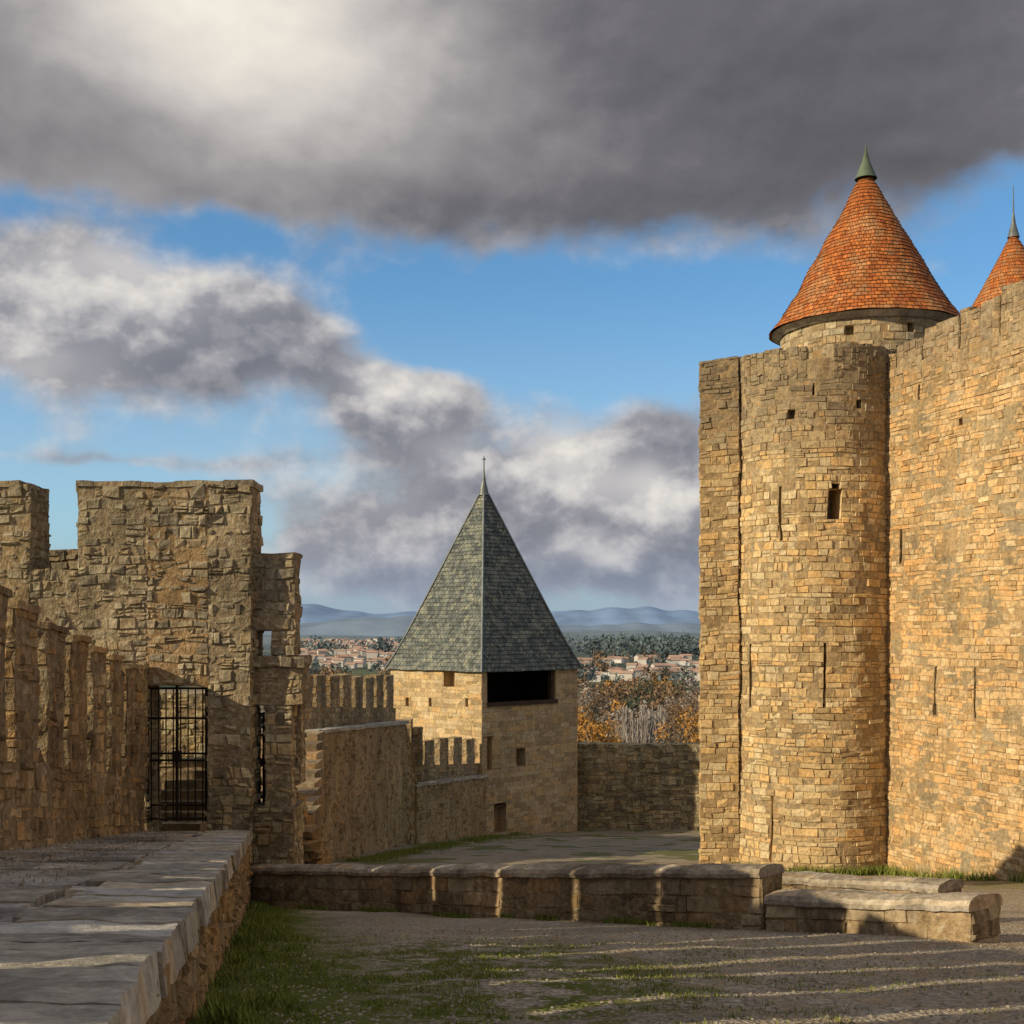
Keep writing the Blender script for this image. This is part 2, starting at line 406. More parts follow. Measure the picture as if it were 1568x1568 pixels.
def gate(px0,px1,y0,y1,D,nbar,nm):
    b=B(); x0,x1=XX(px0,D),XX(px1,D); z0,z1=ZZ(y1,D),ZZ(y0,D)
    for x in (x0,x1,(x0+x1)/2): b.rod((x,D,z0),(x,D,z1),.022)
    for i in range(nbar):
        x=x0+(x1-x0)*(i+.5)/nbar; b.rod((x,D,z0),(x,D,z1-.03),.010)
    for t in (0.02,.12,.45,.5,.76,.98):
        z=z0+(z1-z0)*t; b.rod((x0,D+.02,z),(x1,D+.02,z),.016)
    b.box((x0+x1)/2-.09,(x0+x1)/2+.09,D-.04,D+.04,z0+(z1-z0)*.44,z0+(z1-z0)*.52,.5)
    b.make(nm,[M_iron],0)
gate(226,316,1050,1258,25.1,8,'iron_gate')
gate(387,405,1090,1238,25.8,4,'iron_gate.001')

# ------------------------------------------------------------ ramp wall, battlements
RAMP=dict(RUB,boss=(-.016,.025),miss=.02,rh=.2,bw=.3,split=.2)
b=B(RAMP)
P0=(XX(445,36),36); P1=(XX(487,45),45); P2=(XX(622,60),60)
b.wall(P0,P1,3,(-10,-12),(ZZ(1290,36),ZZ(1190,45)),.4)
b.wall(P1,P2,3.5,(-12,-14),(ZZ(1122,45),ZZ(1108,60)),.4,0,1,2)
b.wall(P2,(XX(640,61.5),61.5),3.0,(-14,-14),(ZZ(1108,60),ZZ(1207,61.5)),.4,0,1,2)
b.make('ramp_retaining_wall',[M_gold,M_mort,M_cop],.08)
b=B()
b.wall((P1[0]+.05,P1[1]-.1),(P2[0]+.12,P2[1]+.05),.65,(ZZ(1122,45)-.02,ZZ(1108,60)-.02),(ZZ(1118,45),ZZ(1104,60)),.3)
b.make('ramp_coping',[M_cop],.03)
def crenel(A,Bp,th,zb,zs,zt,n,fill,name,mt,amp=.04):
    b=B(PAR); A=Vector((*A,0));Bp=Vector((*Bp,0)); L=lambda z,t:z[0]+(z[1]-z[0])*t
    b.wall(A,Bp,th,zb,zs,.4)
    for i in range(n):
        t0=(i+.02)/n; t1=(i+fill)/n; a=A.lerp(Bp,t0); c=A.lerp(Bp,t1); z=L(zt,(t0+t1)/2)+U(-.08,.08)
        b.wall(a,c,th,(L(zs,t0)-.02,L(zs,t1)-.02),(z,z),.25)
    return b.make(name,[mt,M_mortd],amp)
crenel((XX(462,47.5),47.5),(XX(606,62),62),.6,(-6,-7),(ZZ(1082,47.5),ZZ(1084,62)),(ZZ(1034,47.5),ZZ(1036,62)),8,.72,'crenellated_parapet_wall.001',M_shade)
b=B(RAMP)
b.wall((XX(638,61),61),(XX(768,73.5),73.5),2.2,(-14,-16),(ZZ(1205,61),ZZ(1186,73.5)),.4,0,1,2)
b.ms=None
b.wall((XX(638,60.9),60.9),(XX(770,73.4),73.4),.5,(ZZ(1205,61),ZZ(1186,73.5)),(ZZ(1201,61),ZZ(1182,73.5)),.3,2)
b.make('lower_rampart_wall',[M_gold,M_mort,M_cop],.07,None,False,False)
crenel((XX(628,63),63),(XX(770,74),74),.5,(-11,-12),(ZZ(1172,63),ZZ(1168,74)),(ZZ(1134,63),ZZ(1128,74)),7,.62,'crenellated_parapet_wall.002',M_shade)
b=B(PAR); b.box(XX(604,63),XX(630,63),63,64,-10,ZZ(1103,63),.3); b.box(XX(630,63.3),XX(646,63.3),63.3,64,-10,ZZ(1115,63.3),.3)
b.make('stone_pier',[M_shade,M_mortd],.05)
b=B()
for i in range(9):
    y=1245-i*15; D=31+i*1.3
    b.box(XX(447,D),XX(478+i,D),D,D+1.5,ZZ(y+60,D),ZZ(y,D),.5)
b.make('stone_steps',[M_ashlar],.03)
b=B()
for _ in range(260):
    D=U(26.6,33); px=U(440,486); r=U(.1,.3); x=XX(px,D); z=ZZ(1330,D)+(1-(px-440)/50)*2.1*R()
    p=[Vector((x+r*math.cos(a)*U(.7,1.2),D+r*math.sin(a)*U(.7,1.2),z)) for a in(0,1.3,2.6,3.9,5.1)]; tp=[q*1+Vector((U(-.05,.05),U(-.05,.05),r*U(.5,1))) for q in p]
    for i in range(5): b.face([p[i],p[(i+1)%5],tp[(i+1)%5],tp[i]],[(0,0)]*4)
    b.face(tp,[(0,0)]*5)
b.make('rubble_stones',[M_gold],0,None,False,False)

# ------------------------------------------------------------ central tower
ct=empty('slate_roofed_tower'); CD=76.0
cx=XX(741,CD); hw=(XX(889,CD)-XX(592,CD))/2
wd=hw*.965
Lc=Vector((cx-wd,CD,0)); Fr=Vector((cx,CD-wd*.92,0)); Rt=Vector((cx+wd,CD,0)); Bk=Vector((cx,CD+wd*.92,0))
zev=ZZ(1024,CD); b=B(FIN)
def facefn(A,Bp):
    d=(Bp-A).normalized(); n=Vector((d.y,-d.x,0)); L=(Bp-A).length
    return L,(lambda u,v,dd:Vector((A.x+d.x*u-n.x*dd,A.y+d.y*u-n.y*dd,v)))
L,fn=facefn(Lc,Fr)
vs_=[-16+i*.6 for i in range(int((zev+16)/.6)+1)]+[zev]; us_=[L*i/12 for i in range(13)]
def R4(u0,u1,y0,y1,Dd,dep): return (L*u0,L*u1,ZZ(y1,Dd),ZZ(y0,Dd),dep)
rL=[R4(.60,.72,1024,1051,73,1.2),R4(.18,.215,1070,1083,74,.6),R4(.44,.47,1070,1083,73,.6),R4(.83,.86,1070,1083,71,.6)]
rL=[(a,b_,c,min(d,zev-.05),e) for a,b_,c,d,e in rL]
b.surf(fn,us_,vs_,rL,1); b.mas(fn,0,L,-15,zev,rL)
L,fn=facefn(Fr,Rt)
rR=[R4(.05,.76,1028,1076,72.5,3.2),R4(.345,.44,1148,1176,72,.8),R4(.12,.24,1232,1278,71,.6),R4(.05,.10,1128,1180,71,.3)]
b.surf(fn,us_,vs_,rR,1); b.mas(fn,0,L,-15,zev,rR)
fR,LR=fn,L
L,fn=facefn(Rt,Bk); b.surf(fn,us_,vs_,[],1)
L,fn=facefn(Bk,Lc); b.surf(fn,us_,vs_,[],1)
b.make('tower_walls',[M_smooth,M_mort],.02,ct)
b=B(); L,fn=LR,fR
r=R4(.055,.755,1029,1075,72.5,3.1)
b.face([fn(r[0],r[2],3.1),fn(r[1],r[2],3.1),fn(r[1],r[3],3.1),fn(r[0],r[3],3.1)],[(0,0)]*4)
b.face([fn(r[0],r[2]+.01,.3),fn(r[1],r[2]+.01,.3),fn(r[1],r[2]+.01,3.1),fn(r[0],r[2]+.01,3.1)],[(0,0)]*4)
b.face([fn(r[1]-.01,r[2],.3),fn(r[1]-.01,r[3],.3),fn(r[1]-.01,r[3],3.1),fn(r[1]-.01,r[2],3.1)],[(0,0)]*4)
b.make('attic_shade_lining',[M_dark],0,ct)  # near-black sheets lining the opening, standing in for its inner shade
b=B()
for (u0,u1,ya,yb,o) in((.05,.77,1074,1080,.12),(.725,.755,1028,1076,-.1),(.05,.07,1028,1076,-.1),(.02,.98,1019,1026,.1),(.12,.24,1230,1233,.06)):
    D_=72.5
    p=[fn(L*u0,ZZ(yb,D_),-o),fn(L*u1,ZZ(yb,D_),-o),fn(L*u1,ZZ(yb,D_),-o+.3),fn(L*u0,ZZ(yb,D_),-o+.3)]
    b.hexa(p,[v+Vector((0,0,ZZ(ya,D_)-ZZ(yb,D_))) for v in p],1,0,None,True)
b.make('timber_frame',[M_wood],0,ct)
b=B(); zap=ZZ(750,CD); rows=46
def prof(t): return hw*((1-t)*.97+.045*math.exp(-t*9)) +.08*(t)
def rc(k_,r,z): 
    a=[(-1,0),(0,-.93),(1,0),(0,.93)][k_%4]; return Vector((cx+a[0]*r,CD+a[1]*r,z))
for i in range(rows):
    t0=i/rows;t1=(i+1)/rows; r0=prof(t0)+.06; r1=prof(t1); z0=zev+(zap-zev)*t0-.015; z1=zev+(zap-zev)*t1
    for k_ in range(4):
        nseg=12
        for j in range(nseg):
            p=[rc(k_,r0,z0).lerp(rc(k_+1,r0,z0),j/nseg),rc(k_,r0,z0).lerp(rc(k_+1,r0,z0),(j+1)/nseg),rc(k_,r1,z1).lerp(rc(k_+1,r1,z1),(j+1)/nseg),rc(k_,r1,z1).lerp(rc(k_+1,r1,z1),j/nseg)]
            uu=[(j/nseg-.5)*r0*4.6,((j+1)/nseg-.5)*r0*4.6,((j+1)/nseg-.5)*r1*4.6,(j/nseg-.5)*r1*4.6]
            b.face(p,[(uu[0]+k_*50,i),(uu[1]+k_*50,i),(uu[2]+k_*50,i+1),(uu[3]+k_*50,i+1)],0)
b.face([rc(3,hw,zev-.02),rc(2,hw,zev-.02),rc(1,hw,zev-.02),rc(0,hw,zev-.02)],[(0,0)]*4,1)
b.make('slate_roof',[M_slate,M_wood],.04,ct,True,False)
b=B()
for k_ in range(4):
    for i in range(20):
        t0=i/20;t1=(i+1)/20
        b.rod(rc(k_,prof(t0)+.05,zev+(zap-zev)*t0),rc(k_,prof(t1)+.05,zev+(zap-zev)*t1),.05)
b.cyl((cx,CD),.34,.12,zap-.35,zap+.55,12); b.cyl((cx,CD),.12,.06,zap+.55,zap+1.0,10); b.cyl((cx,CD),.05,.03,zap+1.0,zap+2.1,8); b.cyl((cx,CD),.1,.1,zap+1.85,zap+1.95,8)
b.make('lead_ridge_and_finial',[M_lead],0,ct)

b=B(dict(PAR,rh=.26,bw=.42,boss=(-.008,.06)))
xa,xb=XX(885,77),XX(1110,77)
b.wall((xa,77.5),(xa+(xb-xa)*.33,77),1.2,(-15,-15),(ZZ(1140,77),ZZ(1141,77)),.35)
b.wall((xa+(xb-xa)*.33,77),(xb,76.5),1.2,(-15,-15),(ZZ(1141,77),ZZ(1139,77)),.35)
b.wall((xb,76.5),(xb+30,74),1.2,(-15,-15),(ZZ(1139,77),ZZ(1139,77)),.8)
b.wall((XX(598,78),78),(xa,77.5),1.2,(-16,-15),(ZZ(1150,77),ZZ(1140,77)),.8)
b.make('outer_rampart_wall',[M_rub,M_mortd],.12)

# ------------------------------------------------------------ round tower
rt=empty('round_tower'); TD=42.8; tx=XX(1245,TD); TR=2.83; ztp=ZZ(540,41.0); zpl=ztp-1.05
def tfn(u,v,d):
    r=TR-d+max(0,(-5.2-v))*.04; th=u/TR
    return Vector((tx+r*math.sin(th),TD-r*math.cos(th),v))
def pxu(px): return TR*math.asin(max(-1,min(1,(px-1245)/126.)))
def tr(px,w,y0,y1,dep=.7):
    u=pxu(px); D_=TD-TR*math.cos(u/TR); return (u-w/2,u+w/2,ZZ(y1,D_),ZZ(y0,D_),dep)
rects=[tr(1172,.09,745,828),tr(1246,.46,748,795,1.0),tr(1246,.28,739,748,1.0),tr(1232,.08,985,1083),tr(1136,.10,985,1083),tr(1162,.07,1220,1320),
 tr(1283,.18,612,626),tr(1186,.24,628,642,.4),tr(1345,.2,560,612),tr(1216,.06,585,605)]
b=B(ASH)
n=64; us_=[-math.pi*TR+2*math.pi*TR*i/n for i in range(n+1)]; vs_=[-9.5+i*.5 for i in range(int((zpl+9.5)/.5)+1)]+[zpl]
b.surf(tfn,us_,vs_,rects,1)
b.mas(tfn,-1.9*TR,1.9*TR,-9.2,zpl,rects)
b.face([tfn(2*math.pi*TR*i/n,zpl,0) for i in range(n)],[(0,0)]*n,0)
def ring(th0,th1):
    zt=ztp+.06*math.sin(th0*3)+(.08 if th1>.1 else -.02)
    f2=lambda u,v,d:Vector((tx+(TR-d)*math.sin(u/TR),TD-(TR-d)*math.cos(u/TR),v))
    m=max(1,int((th1-th0)/.1)); 
    for i in range(m):
        a=(th0+(th1-th0)*i/m)*TR; c=(th0+(th1-th0)*(i+1)/m)*TR; zz=zt+U(-.05,.05)
        b.surf(f2,[a,c],[zpl,zz],[],1); b.surf(lambda u,v,d:f2(u,v,.9),[a,c],[zpl,zz],[],1)
        b.face([f2(a,zz,0),f2(c,zz,0),f2(c,zz,.9),f2(a,zz,.9)],[(0,0)]*4,0)
        b.mas(f2,a,c,zpl,zz,miss=.04,bw=.3,rh=.2)
    for th in(th0,th1):
        b.face([f2(th*TR,zpl,0),f2(th*TR,zpl,.9),f2(th*TR,zt,.9),f2(th*TR,zt,0)],[(0,0)]*4,1)
g0=math.asin((1206-1245)/126.); g1=math.asin((1243-1245)/126.)
ring(-1.75,g0); ring(g1,1.75)
b.make('tower_shaft',[M_tower,M_mort],.05,rt)
b=B(ASH)
q=[(XX(1072,42),42.0),(XX(1130,42),41.8),(XX(1130,42)+.05,44.5),(XX(1086,48),48)]
zt=ZZ(553,42)
b.hexa([(*p,-9.3) for p in q],[(*q[0],zt),(*q[1],zt+.12),(*q[2],zt+.1),(*q[3],zt)],.3)
b.box(XX(1330,42.5),XX(1376,40.5)+.3,41.6,46,-9.3,ztp+.05,.4)
b.make('tower_flank_wall',[M_tower,M_mort],.05,rt)
def cone_roof(b,c,r0,z0,z1,rows,nseg,over=.03,fl=.05,mi=0):
    for i in range(rows):
        t0=i/rows;t1=(i+1)/rows; f=lambda t:r0*((1-t)*(1-fl)+fl*math.exp(-t*8))+.03
        ra=f(t0)+over; rb=f(t1); za=z0+(z1-z0)*t0-.015; zb=z0+(z1-z0)*t1
        for j in range(nseg):
            a=2*math.pi*j/nseg; e=2*math.pi*(j+1)/nseg
            b.face([(c[0]+ra*math.cos(a),c[1]+ra*math.sin(a),za),(c[0]+ra*math.cos(e),c[1]+ra*math.sin(e),za),(c[0]+rb*math.cos(e),c[1]+rb*math.sin(e),zb),(c[0]+rb*math.cos(a),c[1]+rb*math.sin(a),zb)],
              [(j*1.5,i),((j+1)*1.5,i),((j+1)*1.5,i+1),(j*1.5,i+1)],mi)
DD=46.5; dx=XX(1326,DD); er=(1468-1181)/2/F*DD; ez=ZZ(508,DD); az_=ZZ(260,DD)
b=B(dict(ASH,rh=.2)); dr=er*.88; nn=48
dfn=lambda u,v,d:Vector((dx+(dr-d)*math.sin(u/dr),DD-(dr-d)*math.cos(u/dr),v))
us_=[-math.pi*dr+2*math.pi*dr*i/nn for i in range(nn+1)]; vs_=[-10+i*1. for i in range(int((ez+10)/1.)+1)]+[ez]
dr_=[(-1.6,-1.3,ez-.8,ez-.45,.4),(.6,.85,ez-.75,ez-.4,.4)]
b.surf(dfn,us_,vs_,dr_,1); b.mas(dfn,-1.8*dr,1.8*dr,ez-4,ez,dr_)
b.make('drum_wall',[M_drum,M_mort],.03,rt)
b=B(); b.cyl((dx,DD),dr+.08,er-.05,ez-.2,ez-.02,48); b.make('drum_cornice',[M_cop],0,rt)
b=B(); cone_roof(b,(dx,DD),er,ez,az_,40,56,.04,.06); b.make('clay_tile_roof',[M_tile],.05,rt,True,False)
b=B(); b.cyl((dx,DD),.42,.15,az_-.35,az_+.3,16); b.cyl((dx,DD),.15,.05,az_+.3,az_+.7,12); b.cyl((dx,DD),.05,.015,az_+.7,az_+.95,8); b.make('copper_finial',[M_copper],0,rt)
r2=empty('round_tower.001'); D2=53.; x2=XX(1552,D2); ez2=ZZ(484,D2); az2=ZZ(355,D2)
b=B(); b.cyl((x2,D2),1.8,1.8,-10,ez2,40); b.make('tower_shaft.001',[M_tower],.03,r2)
b=B(); cone_roof(b,(x2,D2),2.0,ez2,az2,22,40,.03,.05); b.make('clay_tile_roof.001',[M_tile],.02,r2,True,False)
b=B(); b.cyl((x2,D2),.26,.1,az2-.25,az2+.35,12); b.cyl((x2,D2),.1,.04,az2+.35,az2+.8,10); b.cyl((x2,D2),.035,.015,az2+.8,az2+2.0,8); b.make('lead_finial',[M_lead],0,r2)

# ------------------------------------------------------------ right curtain wall
b=B(CUR); A=Vector((XX(1368,40.4),40.4,0)); E=Vector((14.46+(14.46-12.5)*.4,34.7-5.3*.4,0)); d=(A-E).normalized()
n_=Vector((d.y,-d.x,0))
def wfn(u,v,dd):
    p=A-d*u; bat=max(0,-5-v)*.05
    return Vector((p.x+n_.x*(dd-bat),p.y+n_.y*(dd-bat),v))
def su(px):
    k=(px-784)/F; return (A.x-k*A.y)/(d.x-k*d.y)
def wr(px,w,y0,y1,dep=.5):
    u=su(px); D_=A.y-d.y*u; return (u-w/2,u+w/2,ZZ(y1,D_),ZZ(y0,D_),dep)
rc_=[wr(1380,.12,810,865),wr(1432,.09,1020,1095),wr(1432,.2,1078,1096),wr(1494,.09,1020,1100),wr(1385,.14,560,575,.3),wr(1408,.12,590,612,.4),wr(1470,.2,640,650,.3)]
us_=[-3+i*.9 for i in range(43)]; vs_=[-9+i*.8 for i in range(21)]+[7.9]
b.surf(wfn,us_,vs_,rc_,1); b.mas(wfn,-2,14,-8.6,7.9,rc_); b.mas(wfn,14,34.8,-8,7.9,[],rh=.3,bw=.6)
b.grid(wfn(-3,7.9,0),wfn(34.8,7.9,0),wfn(34.8,7.9,1.6),wfn(-3,7.9,1.6),.8)
b.grid(wfn(-3,-9,1.6),wfn(34.8,-9,1.6),wfn(34.8,7.9,1.6),wfn(-3,7.9,1.6),1.5)
def zt_(s): return 9.05+.135*max(-3,s)
s=-1.5
while s<33:
    w=U(1.2,2.0); lvl=zt_(s+w*.4)+U(-.05,.1); k=s
    while k<s+w-.01:
        k1=min(k+U(.35,.6),s+w); hh=lvl+U(-.07,.07)
        b.hexa([wfn(k,7.9,0),wfn(k1,7.9,0),wfn(k1,7.9,.7),wfn(k,7.9,.7)],[wfn(k,hh,0),wfn(k1,hh,0),wfn(k1,hh,.7),wfn(k,hh,.7)],.25)
        k=k1
    s+=w
    hh=lvl-U(.15,.9)
    b.hexa([wfn(s,7.9,.06),wfn(s+.1,7.9,.06),wfn(s+.1,7.9,.7),wfn(s,7.9,.7)],[wfn(s,hh,.06),wfn(s+.1,hh,.06),wfn(s+.1,hh,.7),wfn(s,hh,.7)],.25)
    s+=.1
b.make('curtain_wall',[M_right,M_mort],.06)

# ------------------------------------------------------------ low walls
def low_wall(name,A,Bp,th,zt,zb,mt,seg=.9,amp=.03):
    b=B(LOW); A=Vector((*A,0));Bp=Vector((*Bp,0)); d=(Bp-A); L=d.length; d.normalize(); n=Vector((-d.y,d.x,0))
    b.wall(A,Bp,th,zb,(zt[0]-.12,zt[1]-.12),.25)
    s=0
    while s<L-.05:
        s1=min(s+U(seg*.4,seg*1.1),L)
        if L-s1<.4: s1=L
        z0=zt[0]+(zt[1]-zt[0])*s/L; z1=zt[0]+(zt[1]-zt[0])*s1/L; h=U(-.004,.004)
        a=A+d*(s-.001); c=A+d*(s1+.001)
        prof=[(-.05,-.13),(-.06,-.07),(-.02,-.015),(th*.3,.02),(th*.7,.02),(th+.02,-.015),(th+.06,-.07),(th+.05,-.13)]
        pa=[a+n*o_+Vector((0,0,z0+h+zz)) for o_,zz in prof]; pc=[c+n*o_+Vector((0,0,z1+h+zz)) for o_,zz in prof]
        for i in range(len(prof)-1): b.grid(pa[i],pc[i],pc[i+1],pa[i+1],.12,2)
        b.face(pa,[(0,0)]*len(pa),2); b.face(list(reversed(pc)),[(0,0)]*len(pa),2)
        s=s1
    return b.make(name,[mt,M_mortd,M_lcop],amp,fr=1.6)
LW0=(XX(378,24.2),24.2); LW1=(XX(1166,16.0),16.0)
low_wall('low_stone_wall',LW0,LW1,.5,(ZZ(1328,24.2),ZZ(1331,16.0)),(-6.3,-4.6),M_ashlar)
LW2=(XX(1488,13.6),13.6)
low_wall('low_stone_wall.001',(XX(1168,16)+.01,15.9),LW2,.55,(ZZ(1370,15.9),ZZ(1378,13.6)),(-4.6,-4.1),M_ashlar)
low_wall('low_stone_wall.002',(XX(1160,20),20.5),(XX(1440,17.6),17.6),.5,(ZZ(1349,20),ZZ(1353,17.6)),(-5.6,-5.0),M_ashlar)

# ------------------------------------------------------------ grass
def leafmat(name,c1,c2):
    m,t,b=mat(name); g=t.new('ShaderNodeNewGeometry')
    t.l.new(t.mix(g.outputs['Random Per Island'],c1,c2),b.inputs['Base Color']); b.inputs['Roughness'].default_value=.8
    return m
M_grass=leafmat('grass_blades',(.085,.13,.018),(.27,.28,.07))
gv=[];gf=[]
def blade(x,y,h):
    z=tz(x,y)+CZ-.01; a=U(0,6.28); w=.005+h*.04; dx_,dy_=math.cos(a)*w,math.sin(a)*w; lx,ly=U(-.6,.6)*h,U(-.6,.6)*h
    i=len(gv); gv.extend([(x-dx_,y-dy_,z),(x+dx_,y+dy_,z),(x+lx,y+ly,z+h)]); gf.append((i,i+1,i+2))
for _ in range(60000):
    D=U(5.5,24); e=abs(random.gauss(0,.65))
    if noise.noise(Vector((D*1.1,e*2,1)))*1.6+.8-e*.6<R()*.7: continue
    blade(LX(D)+e,D,U(.02,.10)*(1.3-min(1,e))*(.5+2*max(0,noise.noise(Vector((D*2,e*3,6))))))
for _ in range(80000):
    x=random.gauss(-.8,1.9); D=random.gauss(9.3,2.5)
    if D<6 or D>16 or x<LX(D)+.05: continue
    if noise.noise(Vector((x*1.3,D*1.3,5)))+noise.noise(Vector((x*4,D*4,8)))*.6<.06: continue
    blade(x,D,U(.012,.045))
for _ in range(6000):
    t=R(); x=LW0[0]+(LW1[0]-LW0[0])*t; y=LW0[1]+(LW1[1]-LW0[1])*t-abs(random.gauss(0,.09))-.03
    if noise.noise(Vector((x*1.5,3,1)))<.0: continue
    blade(x,y,U(.03,.12))
for _ in range(7000):
    if R()<.6:
        u=U(-2,16); p=wfn(u,-7.9,-abs(random.gauss(0,.3))-.15); x,y=p.x,p.y
    else:
        th=U(-1.6,1.3); r=TR+.15+abs(random.gauss(0,.15)); x,y=tx+r*math.sin(th),TD-r*math.cos(th)
    if noise.noise(Vector((x*1.2,y*1.2,9)))<-.1: continue
    blade(x,y,U(.1,.4))
for _ in range(12000):
    y=U(46,74); x0=XX(487,45)+(XX(765,73.5)-XX(487,45))*(y-45)/28.5
    x=x0+.3+abs(random.gauss(0,.8))
    if noise.noise(Vector((x*.7,y*.7,4)))<-.1: continue
    blade(x,y,U(.08,.25))
me=bpy.data.meshes.new('grass'); me.from_pydata(gv,[],gf); me.materials.append(M_grass); o=bpy.data.objects.new('grass',me); COL.objects.link(o)
b=B()
for _ in range(7000):
    D=6+11*R()**1.2; x=U(-.43-.19*D,D*.45)
    r=U(.006,.02)*(1.6 if R()<.04 else 1); c=Vector((x,D,tz(x,D)+r*.2)); pts=[c+Vector((math.cos(a)*r*U(.7,1.2),math.sin(a)*r*U(.7,1.2),0)) for a in (0,1.25,2.5,3.8,5)]
    tp=c+Vector((0,0,r*.6))
    for i in range(5): b.face([pts[i],pts[(i+1)%5],tp],[(0,0)]*3,0)
b.make('gravel',[flat('gravel_stone',(.27,.23,.18),var=.6,sc_=9)],0,None,False,False)

# ------------------------------------------------------------ distant trees
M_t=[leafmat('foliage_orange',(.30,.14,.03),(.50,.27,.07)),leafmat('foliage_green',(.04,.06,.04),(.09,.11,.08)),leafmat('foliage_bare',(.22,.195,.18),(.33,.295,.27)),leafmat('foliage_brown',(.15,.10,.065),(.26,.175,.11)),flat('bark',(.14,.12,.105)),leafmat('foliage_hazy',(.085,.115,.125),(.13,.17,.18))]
def tree(b,x,y,h,w,mi,n=260,leaf=.35):
    z=tz(x,y); b.cyl((x,y),w*.05+.1,.05,z-.5,z+h*.8,6,4,False)
    lobes=[]
    for _ in range(9):
        t=U(.3,.92); rr=w*.5*math.sin(min(1,t*1.05)*math.pi)**.6*.7; a=U(0,6.28); q=Vector((x+rr*math.cos(a),y+rr*math.sin(a),z+h*t))
        lobes.append((q,w*U(.16,.3))); b.rod((x,y,z+h*t*.6),q,.06,4)
    for _ in range(n):
        q,r=random.choice(lobes); v=Vector((random.gauss(0,1),random.gauss(0,1),random.gauss(0,1))).normalized()*r*R()**.4; c=q+v
        a=Vector((U(-1,1),U(-1,1),U(-1,1)))*leaf; e=Vector((U(-1,1),U(-1,1),U(-1,1)))*leaf
        b.face([c-a,c+e,c+a],[(0,0)]*3,mi)
def poplar(b,x,y,h,w):
    z=tz(x,y); b.rod((x,y,z),(x,y,z+h),.08,2)
    for _ in range(70):
        t=U(.15,.9); a=U(0,6.28); l=w*(1-t*.6)
        b.rod((x,y,z+h*t),(x+math.cos(a)*l*.4,y+math.sin(a)*l*.4,z+h*t+l*1.5),.025,2)
b=B()
for i in range(34): 
    D=U(165,200); px=U(945,1020); poplar(b,XX(px,D),D,ZZ(U(1080,1105),D)-tz(XX(px,D),D),U(1.2,2))
for px,py,D,mi,w in ((906,1088,150,0,7),(926,1100,160,0,5),(1042,1090,150,0,8),(1068,1096,155,0,7),(888,1100,165,3,6),(1025,1072,230,3,8),(1060,1062,240,3,9),(990,1108,205,3,6),(960,1108,210,3,5),(1090,1085,170,3,6),(905,1060,250,3,8)):
    tree(b,XX(px,D),D,ZZ(py,D)-tz(XX(px,D),D),w,mi,1300,.22)
for _ in range(90):
    D=U(280,520); px=U(840,1110); mi=random.choice([3,3,3,1,2,2,0]); tree(b,XX(px,D),D,U(8,12),U(8,12),mi,220,.7)
for _ in range(70):
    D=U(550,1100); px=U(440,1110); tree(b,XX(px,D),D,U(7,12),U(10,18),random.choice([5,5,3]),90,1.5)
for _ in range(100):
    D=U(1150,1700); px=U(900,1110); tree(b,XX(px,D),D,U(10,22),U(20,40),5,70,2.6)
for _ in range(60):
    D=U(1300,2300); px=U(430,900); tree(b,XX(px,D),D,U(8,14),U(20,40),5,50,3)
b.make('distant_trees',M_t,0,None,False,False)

# ------------------------------------------------------------ town
M_w=flat('render_wall',(.50,.47,.44),var=.15,sc_=.05); M_rf=flat('roof_tiles_far',(.42,.28,.22),var=.2,sc_=.05); M_w2=flat('render_wall_pale',(.66,.64,.62),var=.1,sc_=.05)
b=B()
for k in range(330):
    px=random.choice([U(430,610),U(430,610),U(885,1110)])
    D=U(900,2800) if px<700 else U(720,1120)
    if px>700 and R()<.45: continue
    x=XX(px,D); z=tz(x,D); w=U(6,13); l=U(5,8); h=U(3,6.5); a=U(-.5,.5)
    cs,sn=math.cos(a),math.sin(a)
    def T(u,v,zz): return (x+u*cs-v*sn,D+u*sn+v*cs,z+zz)
    mi=random.choice([0,0,2]); w/=2;l/=2
    b.hexa([T(-w,-l,-1),T(w,-l,-1),T(w,l,-1),T(-w,l,-1)],[T(-w,-l,h),T(w,-l,h),T(w,l,h),T(-w,l,h)],99,mi)
    e=.5; r=h+l*.4
    b.face([T(-w-e,-l-e,h-.2),T(w+e,-l-e,h-.2),T(w+e,0,r),T(-w-e,0,r)],[(0,0)]*4,1); b.face([T(w+e,l+e,h-.2),T(-w-e,l+e,h-.2),T(-w-e,0,r),T(w+e,0,r)],[(0,0)]*4,1)
    b.face([T(-w,-l,h),T(-w,l,h),T(-w,0,r-.1)],[(0,0)]*3,mi); b.face([T(w,-l,h),T(w,l,h),T(w,0,r-.1)],[(0,0)]*3,mi)
b.make('distant_town',[M_w,M_rf,M_w2],0,None,False,False)

def hills(name,D,base,amp,col,seed,fr):
    m=flat(name+'_surface',col,var=.25,sc_=.004); V=[];Fq=[];n=400  # col has the aerial haze painted into it, bluer for farther ridges
    for j,(dd,k) in enumerate(((0,0),(.02,.35),(.05,.7),(.09,1),(.2,.8))):
        for i in range(n+1):
            x=-D*1.1+2.2*D*i/n; hgt=base+amp*(noise.noise(Vector((x*fr,seed,0)))+.5*noise.noise(Vector((x*fr*3,seed,1)))+.25*noise.noise(Vector((x*fr*9,seed,2))))
            V.append((x,D*(1+dd)+60*noise.noise(Vector((x*.006,j,0))),-33+ (hgt+33)*k+CZ))
    for j in range(4):
        for i in range(n): a=j*(n+1)+i; Fq.append((a,a+1,a+n+2,a+n+1))
    me=bpy.data.meshes.new(name); me.from_pydata(V,[],Fq); me.materials.append(m); me.polygons.foreach_set('use_smooth',[True]*len(Fq)); o=bpy.data.objects.new(name,me); COL.objects.link(o)
hills('distant_hills',7500,100,75,(.19,.28,.45),3.3,.0009)
